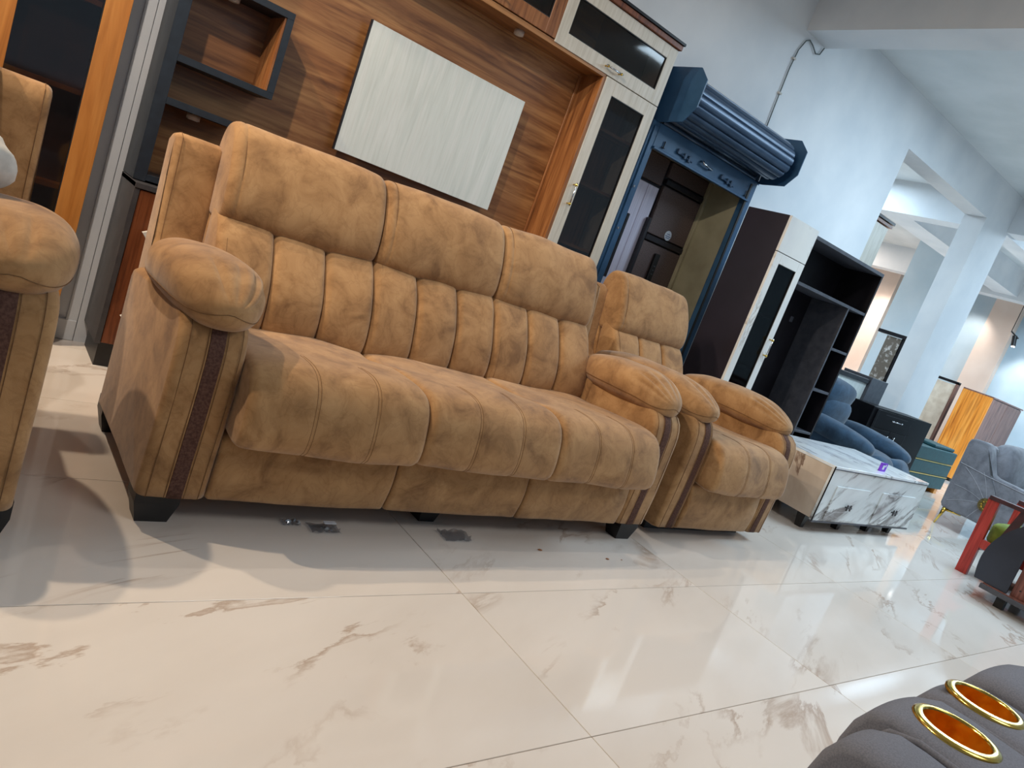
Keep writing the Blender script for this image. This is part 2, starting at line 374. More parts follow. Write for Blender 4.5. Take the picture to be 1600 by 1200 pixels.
obj('lock_marks', bm, 'greyedge', lk)
bm = bmesh.new(); cyl(bm, (4.15, 3.7975, 1.475), 'Y', .036, .003, 28); st_ = obj('round_sticker', bm, 'whiteprint', d1)
bm = bmesh.new()
for k, (w, z) in enumerate(((.034, 1.486), (.058, 1.470), (.04, 1.458))): box(bm, 4.15-w/2, 4.15+w/2, 3.7965, 3.7978, z-.0022, z+.0022)
obj('sticker_lettering', bm, 'blueprint', st_)

# ------------------------------------------------------------------ recliner sofas in brown suede
def seam_bm(bm, ring, rad=.0011):
    tube(bm, list(ring)+[ring[0]], rad, 4, False)
def sofa(name, label, X0, Yf, n, sw, aw, D=0.0, legs=True, group=None, mirror_all=True, zb=.085):
    W_ = 2*aw+n*sw; t = thing(name, label, 'sofa' if n > 1 else 'recliner', (X0+W_/2, Yf+.4, 0), group)
    def Z(pts): return [Vector((p[0]+Yf, p[1])) for p in pts]
    def back(pts): return [Vector((p[0]+Yf+D, p[1])) for p in pts]
    # back body and seat base
    obj('back_body', extrudeX(back(roundpoly([(.58, zb+.02), (.73, zb+.02), (.82, .97, .02), (.765, .97, .02), (.60, .48)])), X0+aw+.004, X0+W_-aw-.004, .01), 'suede', t, True)
    obj('seat_base', B(X0+aw*.8, X0+W_-aw*.8, Yf+.04, Yf+.6+D, zb+.01, .40), 'suede', t)
    for s in (0, 1):
        def XX(a, b): return (X0+a, X0+b) if s == 0 else (X0+W_-b, X0+W_-a)
        # arm body
        prof = resample(roundpoly([(.0, zb, .008), (.66+D, zb, .01), (.68+D, .56, .05), (.16, .605, .10), (-.004, .595, .15), (-.012, .34, .15)], 6), 72); pz = Z(prof)
        a, b = XX(0, aw); bm = loft(bmesh.new(), sweepX(pz, a, b, .026, .020, mid=4, amp=.004, fq=5)); arm = obj('armrest', bm, 'suede', t, True)
        a, b = XX(.078, .118); nn = normals2(pz); pp = [p+q*.0022 for p, q in zip(pz, nn)]
        obj('armrest_strip', loft(bmesh.new(), sweepX(pp, a, b, .002, .002, mid=2, amp=.004, fq=5)), 'strip', arm, True)
        for xx in (.028, .073, .123, aw-.02):
            bm = bmesh.new(); x = XX(xx, xx)[0]; seam_bm(bm, [Vector((x, (p+q*.0012).x, (p+q*.0012).y)) for p, q in zip(pz, nn)], .0012); obj('stitching', bm, 'seam', arm)
        # side wing behind the arm
        a, b = XX(.038, aw+.012)
        prof = resample(roundpoly([(.42, zb, .01), (.735, zb-.01, .01), (.845, .985, .035), (.735, 1.0, .03), (.675, .62, .05), (.42, .58)], 5), 60)
        pz = back(prof); nn = normals2(pz)
        w = obj('side_wing', loft(bmesh.new(), sweepX(pz, a, b, .02, .02, mid=4, amp=.006, fq=4)), 'suede', t, True)
        bm = bmesh.new(); x = XX(.058, .058)[0]; seam_bm(bm, [Vector((x, (p+q*.0008).x, (p+q*.0008).y)) for p, q in zip(pz, nn)]); obj('stitching', bm, 'seam', w)
        # puffy arm pad, lofted along Y
        cx = X0+aw*.5+.005 if s == 0 else X0+W_-aw*.5-.005
        y0, y1 = Yf-.045+(.055 if s == 1 else 0)+(.035 if n == 1 else 0), Yf+.57+D*.9; rings = []; NS = 60; side_pts = {}
        for k in range(NS+1):
            tt = k/NS; tt2 = (1-math.cos(PI*tt))/2; y = y0+(y1-y0)*tt2
            e = (1-abs(2*tt2-1)**2.8)**.5 if 0 < tt2 < 1 else 0
            hw = .010+.126*e*(1-.06*tt2); hh = .008+.078*e*(1-.06*tt2)
            zc = .648-.022*math.exp(-(tt2/.16)**2)+.012*math.sin(PI*tt2)-.02*tt2
            ring = []
            for q in range(72):
                th = 2*PI*q/72; c, s_ = math.cos(th), math.sin(th)
                ex = 2/2.35; px = abs(c)**ex*math.copysign(1, c)*hw; pz_ = abs(s_)**ex*math.copysign(1, s_)*hh
                if pz_ < 0: pz_ *= 1.12
                pt = Vector((cx+px, y, zc+pz_))
                # pleats at the front end
                fr = max(0, 1-tt2/.30); lowside = max(0, -s_+.55)
                sg = c*(1 if s == 0 else -1); pl = 0
                if s_ > -.35 and .01 < tt2 < .30:
                    wv = math.sin(PI*min(1, (tt2-.01)/.29))**.7*min(1, (s_+.35)*2.5)
                    for ci in (-.22, .18, .58, .86): pl -= .013*wv*math.exp(-((sg-ci-.25*tt2)/.055)**2)
                am = .004*noise.noise(pt*9)
                d_ = Vector((c, 0, s_)); pt += d_*(am+pl)
                if q in (68, 40): side_pts.setdefault(q, []).append(pt+d_*.0008)
                ring.append(pt)
            rings.append(ring)
        pad = obj('arm_pad', loft(bmesh.new(), rings), 'suede', t, True)
        bm = bmesh.new()
        loop = side_pts[68]+side_pts[40][::-1]; tube(bm, loop+[loop[0]], .0012, 4, False); obj('stitching', bm, 'seam', pad)
    for i in range(n):
        a = X0+aw+i*sw; b = a+sw; g = .0015
        # footrest skirt
        prof = resample(roundpoly([(.002, zb, .012), (-.018, .18, .06), (-.002, .285, .02), (.07, .285), (.07, zb)], 5), 40)
        obj('footrest', loft(bmesh.new(), sweepX(Z(prof), a+g, b-g, .016, .014, mid=8, amp=.005, fq=6)), 'suede', t, True)
        # seat cushion
        dd = D
        prof = resample(catmull([(.54+dd, .47), (.36+dd*.7, .490), (.15, .512), (.02, .517), (-.050, .500), (-.088, .455), (-.106, .39), (-.110, .335), (-.098, .300), (-.060, .285), (.02, .290), (.2, .32), (.54+dd, .34)], 6), 80)
        pz = Z(prof); gr = [(a+sw*k/3, .010, .0012) for k in (1, 2)]
        rg = sweepX(pz, a+g*.5, b-g*.5, .030, .018, gr, mid=16, amp=.010, fq=5, sag=.006)
        c = obj('seat_cushion', loft(bmesh.new(), rg), 'suede', t, True)
        for k in (1, 2):
            for o_ in (-.005, .005):
                bm = bmesh.new(); x = a+sw*k/3+o_; ring = min(rg, key=lambda R_: abs(R_[0].x-x)); nn = normals2(pz)
                sub = [Vector((x, v.y+q.x*.0004, v.z+q.y*.0004)) for v, q in zip(ring, nn)]
                tube(bm, [sub[j] for j in range(len(sub)) if sub[j].y < Yf+.12], .0006, 4, False); obj('stitching', bm, 'seam', c)
        # three back channels
        for k in range(3):
            p, q = a+sw*k/3, a+sw*(k+1)/3
            prof = resample(catmull([(.52, .44), (.462, .46), (.447, .52), (.470, .62), (.515, .71), (.560, .775), (.612, .815), (.68, .80), (.66, .62), (.60, .46)], 5), 44)
            ch = obj('back_channel', loft(bmesh.new(), sweepX(back(prof), p+.0008, q-.0008, .026, .020, mid=6, amp=.008, fq=6, sag=.004)), 'suede', t, True)
            if k == 0:
                bm = bmesh.new(); x = p+.030; seam_bm(bm, [Vector((x, v.x, v.y)) for v in [P_+N_*.0012 for P_, N_ in zip(back(prof), normals2(back(prof)))]], .001); obj('stitching', bm, 'seam', ch)
        # headrest
        prof = resample(catmull([(.640, .775), (.585, .785), (.566, .83), (.580, .92), (.612, 1.00), (.655, 1.065), (.705, 1.092), (.765, 1.075), (.80, 1.0), (.78, .88), (.72, .78)], 5), 56)
        pz = back(prof)
        h = obj('headrest', loft(bmesh.new(), sweepX(pz, a+g, b-g, .034, .022, [(a+.040, .005, .0020)], mid=10, amp=.010, fq=5, sag=.006)), 'suede', t, True)
        nn = normals2(pz)
        for x in (a+.040,): bm = bmesh.new(); seam_bm(bm, [Vector((x, (P_-N_*.0022).x, (P_-N_*.0022).y)) for P_, N_ in zip(pz, nn)], .0010); obj('stitching', bm, 'seam', h)
    if legs:
        xs = [X0+.012, X0+W_-.112] + ([X0+W_*.47] if n > 1 else [])
        for x in xs:
            for yy in ((Yf+.025, Yf+.62+D) if x != X0+W_*.47 else (Yf+.10,)):
                w, d = (.115, .09) if x < X0+W_*.4 or x > X0+W_*.6 else (.09, .09)
                bm = bmesh.new(); rings = [[Vector((cxx+sx*ww, cyy+sy*hh2, z)) for sx, sy in ((-1, -1), (1, -1), (1, 1), (-1, 1))] for (cxx, cyy, ww, hh2, z) in ((x+w/2, yy+d/2, w/2*.72, d/2*.72, 0), (x+w/2, yy+d/2, w/2, d/2, .06), (x+w/2, yy+d/2, w/2, d/2, zb+.02))]
                loft(bm, rings); obj('leg', bm, 'blackplastic', t)
    else:
        obj('base_frame', B(X0+.06, X0+W_-.06, Yf+.10, Yf+.6+D, 0, zb+.02), 'blackplastic', t)
    return t
sofa('sofa', 'long brown suede three seat sofa with channelled backs and dark arm strips', .525, 1.875, 3, .567, .18)
sofa('recliner', 'single brown suede recliner standing beyond the right arm of the long sofa', 2.75, 1.93, 1, .60, .152, D=.26, legs=False, zb=.05)
sofa('sofa', 'brown suede sofa cut off by the left edge with its right arm showing', .255-.36-2*.567, 1.76, 2, .567, .18, group=None)
# pale pillow on the left sofa
bm = bmesh.new(); bmesh.ops.create_icosphere(bm, subdivisions=4, radius=1)
for v in bm.verts:
    p = v.co; k = 1+.10*noise.noise(p*2.6); v.co = Vector((.012+p.x*.135*k, 2.10+p.y*.075*k, .792+p.z*.085*k))
tag(obj('wrapped_cushion', bm, 'paper', None, True), 'pale grey cushion at the left edge resting on the left sofa', 'cushion')

# ------------------------------------------------------------------ TV wall unit
U = thing('tv_wall_unit', 'walnut TV wall unit with navy shelves and cream glass doors', 'cabinet', (1.83, 3.35, 0))
YF, YB = 3.25, 3.44
UL, UR = .59, 3.07
obj('base_side_panel', B(UL, UL+.02, 3.17, 3.48, .10, .755, bev=.001), 'darkgrey', U)
obj('base_cabinet', B(UL+.02, UR-.45, 3.195, 3.48, .10, .735), 'darkint', U)
obj('base_top', B(UL, UR-.45, 3.165, 3.48, .737, .757, bev=.001), 'darkgrey', U)
for k in range(4):
    x = UL+.022+k*.503; dr = obj('base_door', B(x, x+.499, 3.172, 3.194, .105, .733, bev=.002), 'redwood', U)
    bm = bmesh.new(); tube(bm, [(x+.22, 3.172, .66), (x+.22, 3.15, .66), (x+.28, 3.15, .66), (x+.28, 3.172, .66)], .004); obj('door_handle', bm, 'gold', dr, True)
obj('plinth', B(UL+.02, UR-.47, 3.20, 3.46, 0, .10), 'blackplastic', U)
obj('back_panel', B(UL+.02, 2.64, YB, 3.475, .76, 2.36), 'walnut', U)
obj('shelf_side_panel', B(UL, UL+.045, YF, 3.475, .76, 2.36, bev=.001), 'navy', U)
# boxed shelf
bxs = obj('boxed_shelf', B(UL+.045, 1.01, YF, YF+.19, 1.235, 1.262, bev=.001), 'navy', U)
obj('shelf_top', B(UL+.045, 1.01, YF, YF+.19, 1.558, 1.585, bev=.001), 'navy', bxs)
obj('shelf_upright', B(.982, 1.01, YF, YF+.19, 1.262, 1.558), 'navy', bxs)
obj('shelf_lining', B(.974, .9815, YF+.006, YF+.189, 1.263, 1.557), 'walnutv', bxs)
obj('shelf', B(UL+.045, .935, YF, YF+.19, 1.07, 1.097, bev=.001), 'navy', U)
obj('shelf', B(UL+.045, .80, YF, YF+.19, .765, .79, bev=.001), 'navy', U)
def puck(x, y, z):
    bm = bmesh.new(); cyl(bm, (x, y, z-.022), 'Z', .026, .022, 24); p = obj('puck_lamp', bm, 'puck', U, True)
    bm = bmesh.new(); cyl(bm, (x, y, z-.024), 'Z', .02, .003, 24); obj('lamp_lens', bm, 'paper', p)
puck(.79, 3.34, 1.558); puck(.76, 3.33, 1.07); puck(2.09, 3.34, 2.02)
# pale TV panel on spacers
tp = obj('pale_panel', B(1.375, 2.285, 3.375, 3.393, 1.15, 1.738, bev=.001), 'whitepanel', U)
obj('panel_edge', B(1.371, 1.376, 3.375, 3.395, 1.149, 1.739), 'navy', tp)
obj('panel_spacer', B(1.45, 2.2, 3.393, 3.44, 1.22, 1.67), 'navy', tp)
# niche top and right wall
obj('niche_top', B(UL+.045, 2.64, YF+.005, YB, 2.02, 2.045, bev=.001), 'walnut', U)
obj('niche_side', B(2.622, 2.642, YF+.003, YB, .76, 2.02, bev=.001), 'walnutv', U)
obj('niche_moulding', B(2.605, 2.622, YB-.012, YB, .76, 2.02, bev=.002), 'walnutv', U)
obj('niche_moulding', B(UL+.045, 2.605, YB-.012, YB, 2.003, 2.02, bev=.002), 'walnut', U)
def glass_door(name, x0, x1, z0, z1, fr, mt, gl, parent, y=YF, frb=None, frt=None):
    frb = frb or fr; frt = frt or fr
    bm = bmesh.new(); yb = y+.018
    box(bm, x0, x0+fr, y, yb, z0, z1, .001); box(bm, x1-fr, x1, y, yb, z0, z1, .001)
    box(bm, x0+fr, x1-fr, y, yb, z0, z0+frb, .001); box(bm, x0+fr, x1-fr, y, yb, z1-frt, z1, .001)
    d = obj(name, bm, mt, parent)
    obj('pane', B(x0+fr, x1-fr, y+.008, y+.012, z0+frb, z1-frt), gl, d)
    e = .004
    bm = bmesh.new(); box(bm, x0+fr, x0+fr+e, y+.002, yb, z0+frb, z1-frt); box(bm, x1-fr-e, x1-fr, y+.002, yb, z0+frb, z1-frt); box(bm, x0+fr, x1-fr, y+.002, yb, z1-frt-e, z1-frt); box(bm, x0+fr, x1-fr, y+.002, yb, z0+frb, z0+frb+e)
    obj('pane_bead', bm, 'blackplastic', d)
    return d
def bar_handle(parent, x, z, L, vert, y=YF, mt='gold'):
    bm = bmesh.new()
    if vert:
        for zz in (z-L/2+.012, z+L/2-.012): cyl(bm, (x, y-.022, zz), 'Y', .0045, .022, 10); bmesh.ops.create_icosphere(bm, subdivisions=2, radius=.009, matrix=Matrix.Translation((x, y-.024, zz)))
    else:
        for xx in (x-L/2+.012, x+L/2-.012): cyl(bm, (xx, y-.022, z), 'Y', .0045, .022, 10); bmesh.ops.create_icosphere(bm, subdivisions=2, radius=.008, matrix=Matrix.Translation((xx, y-.024, z)))
    h = obj('handle', bm, mt, parent, True)
    bm = bmesh.new(); tube(bm, [(x, y-.025, z-L/2), (x, y-.025, z+L/2)] if vert else [(x-L/2, y-.025, z), (x+L/2, y-.025, z)], .0045, 10)
    return obj('handle_bar', bm, 'chrome', parent, True)
# carcass of the tall and the upper cabinets
bm = bmesh.new()
box(bm, 2.642, 2.662, YF+.02, 3.475, .10, 2.03); box(bm, UR-.02, UR, YF+.02, 3.475, 0, 2.36); box(bm, 2.662, UR-.02, 3.455, 3.475, .1, 2.36); box(bm, 2.662, UR-.02, YF+.02, 3.455, .10, .12)
obj('tall_cabinet_body', bm, 'cream', U)
for z in (.76, 1.13, 1.47, 1.78): obj('shelf', B(2.662, UR-.02, YF+.03, 3.455, z, z+.016), 'walnut', U)
obj('tall_cabinet_lining', B(2.664, UR-.022, 3.445, 3.4545, .12, 2.03), 'walnutv', U)
td = glass_door('glass_door', 2.645, UR, .12, 2.033, .075, 'cream', 'glass', U); bar_handle(td, 2.685, 1.395, .13, True)
ud = glass_door('glass_door', 2.245, UR, 2.038, 2.355, .066, 'cream', 'darkglass', U, frb=.07); bar_handle(ud, 2.66, 2.072, .13, False)
bm = bmesh.new(); box(bm, .60, UR-.02, YF+.02, 3.475, 2.045, 2.062); box(bm, .60, UR-.02, 3.45, 3.475, 2.06, 2.36); box(bm, .60, .62, YF+.02, 3.45, 2.06, 2.36); box(bm, 2.235, 2.25, YF+.02, 3.45, 2.06, 2.36)
obj('upper_cabinet_body', bm, 'darkint', U)
for k in range(2):
    x = .60+k*.823; w = glass_door('glass_door', x, x+.82, 2.05, 2.355, .07, 'walnutv', 'darkglass', U); bar_handle(w, x+.41, 2.085, .13, False)
obj('cornice', B(.585, UR+.01, YF-.015, 3.475, 2.358, 2.385, bev=.002), 'redwood', U)
obj('cornice_cap', B(.58, UR+.015, YF-.025, 3.475, 2.386, 2.40, bev=.001), 'blackwood', U)

# foam corner protectors tucked behind the sofa
for (x, y, z, s) in ((.682, 3.12, .575, .036), (.686, 3.12, .232, .04)):
    bm = bmesh.new(); loft(bm, [[Vector((x+dx*s, y+dy, z+dz*s)) for dx, dz in ((-1, .2), (.6, 1), (.8, -.2), (.1, -1.1))] for dy in (0, .02)])
    tag(obj('foam_wedge', bm, 'paper'), 'upper pale foam wedge sticking out behind the long sofa' if z > .4 else 'lower pale foam wedge sticking out behind the long sofa', 'packaging')

# ------------------------------------------------------------------ glass display cabinet on the left
G = thing('display_cabinet', 'orange wood display cabinet with glass doors behind the left sofa', 'cabinet', (-.1, 3.38, 0))
bm = bmesh.new(); box(bm, -.75, .455, 3.475, 3.495, .05, 2.1); box(bm, -.75, -.73, 3.38, 3.475, 0, 2.1); box(bm, .443, .463, 3.38, 3.475, 0, 2.1); box(bm, -.73, .435, 3.38, 3.475, 2.08, 2.1); box(bm, -.73, .435, 3.38, 3.475, .05, .07)
obj('cabinet_body', bm, 'darkint', G)
for z in (.62, .985, 1.315, 1.65): obj('shelf', B(-.73, .434, 3.39, 3.474, z, z+.018), 'orangewood', G)
gd = glass_door('glass_door', -.14, .467, .08, 2.09, .085, 'orangewood', 'darkglass', G, y=3.36)
# mid stile of the same door frame
obj('door_stile', B(.048, .130, 3.359, 3.377, .165, 2.0, bev=.001), 'orangewood', G)
gd2 = glass_door('glass_door', -.745, -.143, .08, 2.09, .085, 'orangewood', 'darkglass', G, y=3.36)

# ------------------------------------------------------------------ rolling shutter
R_ = thing('rolling_shutter', 'blue steel rolling shutter rolled up above the doorway', 'shutter', (3.9, 3.45, 0))
octa = [(3.50, 2.36), (3.25, 2.36), (3.175, 2.29), (3.175, 2.13), (3.245, 2.04), (3.42, 2.025), (3.50, 2.025)]
obj('end_plate', prismX(octa, 3.292, 3.300), 'blue', R_); obj('end_plate', prismX(octa, 4.452, 4.460), 'blue', R_)
obj('plate_flange', B(3.20, 3.292, 3.49, 3.498, 2.02, 2.37), 'blue', R_); obj('plate_flange', B(4.46, 4.475, 3.46, 3.498, 2.02, 2.37), 'blue', R_)
bm = bmesh.new(); cy, cz = 3.325, 2.185; nsl = 15; pr_ = []
for k in range(nsl*8):
    a = 2*PI*k/(nsl*8); ph = (k % 8)/8; rr = .130+.008*abs(math.sin(PI*ph))**.5 - (.006 if ph == 0 else 0); pr_.append(Vector((cy+rr*math.cos(a), cz+rr*math.sin(a))))
obj('shutter_drum', loft(bmesh.new(), [[Vector((x, p.x, p.y)) for p in pr_] for x in (3.302, 4.37)]), 'bluedark', R_, False)
# coil edges at the right end
bm = bmesh.new()
for rr in (.05, .085, .12):
    tube(bm, [(4.372, cy+rr*math.cos(2*PI*k/28), cz+rr*math.sin(2*PI*k/28)) for k in range(29)], .006, 6, False)
obj('coil_edge', bm, 'bluedark', R_, True)
for k in range(5):
    z = 2.03+k*.034; y = 3.455-.012*max(0, k-2)
    prf = [Vector((y-.010*math.sin(PI*j/6), z+.032*j/6)) for j in range(7)]+[Vector((y+.004, z+.032)), Vector((y+.004, z))]
    obj('slat', loft(bmesh.new(), [[Vector((x, p.x, p.y)) for p in prf] for x in (3.36, 4.40)]), 'bluedark', R_, True)
br_ = obj('bottom_rail', B(3.335, 4.40, 3.447, 3.462, 1.885, 2.03, bev=.002), 'blue', R_)
obj('rail_lip', B(3.335, 4.40, 3.43, 3.465, 1.875, 1.888, bev=.002), 'blue', br_)
for x in (3.42, 4.35):
    bm = bmesh.new(); tube(bm, [(x, 3.44, 1.90), (x, 3.44, 1.945)], .004); tube(bm, [(x-.018, 3.44, 1.905), (x+.012, 3.44, 1.905)], .003); obj('hook', bm, 'blackplastic', br_)
for x in (3.62, 4.10):
    bm = bmesh.new(); tube(bm, [(x-.075, 3.436, 1.93), (x+.085, 3.436, 1.915)], .006, 8); box(bm, x-.07, x-.045, 3.43, 3.447, 1.92, 1.95, .002); box(bm, x, x+.02, 3.43, 3.447, 1.91, 1.945, .002); box(bm, x+.045, x+.065, 3.43, 3.447, 1.905, 1.945, .002)
    obj('slide_bolt', bm, 'bluedark', br_)
bm = bmesh.new(); tube(bm, [(3.80, 3.447, 1.955), (3.80, 3.425, 1.955), (3.80, 3.42, 1.945), (3.90, 3.42, 1.935), (3.90, 3.447, 1.935)], .007, 8); obj('pull_handle', bm, 'chrome', br_, True)
bm = bmesh.new(); tube(bm, [(4.425, 3.44, 2.075), (4.425, 3.44, 2.035)], .006, 8); obj('pin', bm, 'chrome', R_)
for (x0, x1) in ((3.268, 3.345), (4.375, 4.445)):
    g_ = obj('guide_rail', B(x0, x1, 3.45, 3.498, 0, 2.03, bev=.003), 'blue', R_)
    xi = x1-.02 if x0 < 4 else x0
    obj('guide_channel', B(x0+.02, x0+.05, 3.44, 3.45, 0, 2.0, bev=.002) if x0 < 4 else B(x0-.008, x0+.012, 3.44, 3.45, 0, 2.0, bev=.002), 'blue' if x0 < 4 else 'blackplastic', g_)
for z in (.95, 1.35, 1.62): 
    bm = bmesh.new(); cyl(bm, (3.30, 3.435, z), 'Y', .008, .016, 10); obj('guide_bolt', bm, 'chrome', R_)
trim(B(4.447, 4.50, 3.488, 3.4995, 0, 1.93), 'wall')
# cable in the corner
bm = bmesh.new(); pts = [(4.345, 3.49, 2.30), (4.335, 3.49, 2.55), (4.33, 3.49, 2.80), (4.345, 3.49, 2.93), (4.385, 3.49, 3.01), (4.42, 3.49, 3.03), (4.47, 3.488, 3.015), (4.53, 3.486, 2.985), (4.575, 3.486, 3.0), (4.60, 3.488, 3.055)]
tube(bm, pts, .0045, 6); cb = tag(obj('wall_cable', bm, 'cable', None, True), 'thin grey cable clipped in the wall corner above the shutter', 'cable')
for z in (2.62, 2.86):
    obj('cable_clip', B(4.322, 4.350, 3.482, 3.4985, z, z+.012), 'paper', cb)

# ------------------------------------------------------------------ black and white marble wardrobe with open shelves
K = thing('wardrobe_unit', 'tall black unit with marble-pattern glass door and open black shelves', 'cabinet', (4.6, 2.92, 0))
SY, SB, XL, XR, ZT = 2.75, 3.06, 3.945, 5.29, 1.765
obj('side_panel', B(XL, XL+.018, SY, SB, .06, ZT, bev=.001), 'purpleblack', K)
obj('side_panel', B(XR-.02, XR, SY, SB, .06, ZT-.03, bev=.001), 'blackwood', K)
obj('back_panel', B(XL+.018, XR-.02, SB-.015, SB, .06, ZT-.03), 'blackwood', K)
obj('top_panel', B(XL+.018, 4.27, SY, SB-.015, ZT-.02, ZT), 'blackwood', K)
obj('top_panel', B(4.27, XR, SY-.002, SB-.015, ZT-.045, ZT-.022, bev=.001), 'greyedge', K)
obj('divider', B(4.262, 4.28, SY, SB-.015, .06, ZT-.045), 'blackwood', K)
obj('marble_fascia', B(XL+.002, 4.278, SY-.018, SY, 1.545, ZT, bev=.001), 'whitemarble', K)
wd = glass_door('glass_door', XL+.002, 4.278, .08, 1.54, .062, 'whitemarble', 'glass', K, y=SY-.018); bar_handle(wd, 4.245, .975, .13, True, y=SY-.018)
for z in (.45, .80, 1.15): obj('shelf', B(XL+.018, 4.262, SY+.01, SB-.015, z, z+.016), 'blackwood', K)
obj('shelf', B(4.28, XR-.02, SY, SB-.015, 1.42, 1.44, bev=.001), 'greyedge', K)
obj('divider', B(5.022, 5.04, SY, SB-.015, .10, 1.42, bev=.001), 'greyedge', K)
for z in (1.11, .795, .47): obj('shelf', B(5.04, XR-.02, SY, SB-.015, z, z+.018, bev=.001), 'greyedge', K)
obj('base', B(XL+.02, XR-.02, SY+.03, SB, 0, .10), 'blackwood', K)
obj('cable_tab', B(4.86, 4.90, SB-.019, SB-.0155, 1.20, 1.24), 'greyedge', K)

# ------------------------------------------------------------------ marble coffee table
T = thing('coffee_table', 'long low marble-pattern table with two drawers beside the recliner', 'table', (5.16, 2.38, 0))
X0, X1, Y0, Y1 = 4.44, 5.88, 2.08, 2.68
obj('table_body', B(X0+.004, X1-.004, Y0+.02, Y1, .095, .437), 'tableside', T)
obj('table_top', B(X0, X1, Y0-.002, Y1, .437, .455, bev=.001), 'tabletop', T)
obj('front_panel', B(X0, X1, Y0, Y0+.02, .085, .436, bev=.001), 'tablemarble', T)
obj('side_edge', B(X0-.001, X0+.004, Y0-.003, Y0+.004, .085, .452), 'blackwood', T); obj('bottom_edge', B(X0, X1, Y0-.002, Y0+.02, .074, .085), 'greyedge', T); obj('top_edge', B(X0, X1, Y0-.004, Y0-.001, .434, .439), 'greyedge', T)
for x0, x1 in ((4.56, 5.02), (5.22, 5.76)):
    d = obj('drawer_front', B(x0, x1, Y0-.008, Y0, .10, .33, bev=.001), 'tablemarble', T)
    bm = bmesh.new(); xm = (x0+x1)/2; cyl(bm, (xm-.02, Y0-.022, .20), 'Y', .005, .014, 8); cyl(bm, (xm+.02, Y0-.022, .20), 'Y', .005, .014, 8); box(bm, xm-.032, xm+.032, Y0-.03, Y0-.022, .195, .206, .001)
    box(bm, xm-.026, xm-.018, Y0-.028, Y0-.02, .18, .22); box(bm, xm+.018, xm+.026, Y0-.028, Y0-.02, .18, .22); obj('drawer_pull', bm, 'darkgrey', d)
for x in (4.50, 4.98, 5.42, 5.78):
    for y in ((Y0+.06, Y1-.10)):
        bm = bmesh.new(); rings = [[Vector((x+sx*w, y+.03+sy*w, z)) for sx, sy in ((-1, -1), (1, -1), (1, 1), (-1, 1))] for w, z in ((.02, 0), (.03, .095))]; loft(bm, rings); obj('leg', bm, 'blackplastic', T)
sk = tag(obj('tag_card', B(5.21, 5.30, 2.16, 2.172, .4555, .515), 'purple'), 'small purple and white card standing on the marble table top', 'card')
bm = B(5.235, 5.262, 2.158, 2.1605, .47, .50); box(bm, 5.268, 5.282, 2.158, 2.1605, .49, .507); obj('card_print', bm, 'whiteprint', sk)
obj('card_back', B(5.222, 5.318, 2.1725, 2.176, .4555, .507), 'whiteprint', sk)

# ------------------------------------------------------------------ blue recliner behind the table
def pillow(bm, c, h, rot=(0, 0, 0), ex=2.6, amp=.006, n=(28, 16)):
    from mathutils import Euler
    Rm = Euler(rot).to_matrix(); c = Vector(c); rings = []
    for i in range(n[1]+1):
        ph = -PI/2+PI*i/n[1]; rings.append([])
        for j in range(n[0]):
            th = 2*PI*j/n[0]; cp, sp, ct, st2 = math.cos(ph), math.sin(ph), math.cos(th), math.sin(th)
            S_ = lambda v, e: abs(v)**e*math.copysign(1, v)
            e = 2/ex; p = Vector((h[0]*S_(cp, e)*S_(ct, e), h[1]*S_(cp, e)*S_(st2, e), h[2]*S_(sp, e)))
            p *= 1+amp/max(h)*2*noise.noise(p*8+c*3)
            rings[-1].append(c+Rm@p)
    return loft(bm, rings)
def PL(*a, **k): return pillow(bmesh.new(), *a, **k)
Q = thing('recliner', 'denim blue leather recliner behind the marble coffee table', 'recliner', (6.4, 3.1, 0))
obj('back_shell', PL((6.30, 3.37, .50), (.33, .09, .42), (.2, 0, 0), 3.6), 'blueleather', Q, True)
obj('backrest', PL((6.28, 3.25, .52), (.27, .12, .26), (.22, 0, 0), 3.4), 'blueleather', Q, True)
obj('headrest', PL((6.28, 3.245, .765), (.265, .12, .155), (.2, 0, 0), 3.0), 'blueleather', Q, True)
for x in (6.05, 6.78):
    obj('armrest', PL((x, 2.97, .50), (.128, .36, .09), (.10, 0, 0), 2.5), 'blueleather', Q, True)
    obj('side_body', PL((x, 3.05, .25), (.106, .34, .23), (0, 0, 0), 4), 'blueleather', Q, True)
obj('seat_cushion', PL((6.41, 2.90, .36), (.29, .32, .11), (0, 0, 0), 3), 'blueleather', Q, True)
for x, w in ((6.27, .16), (6.58, .16)): obj('footrest_pad', PL((x, 2.64, .34), (w, .12, .11), (-.5, 0, 0), 3), 'blueleather', Q, True)
obj('footrest', PL((6.42, 2.68, .21), (.34, .07, .15), (0, 0, 0), 3), 'blueleather', Q, True)
obj('base_frame', B(6.0, 6.80, 2.80, 3.33, 0, .08), 'blackplastic', Q)

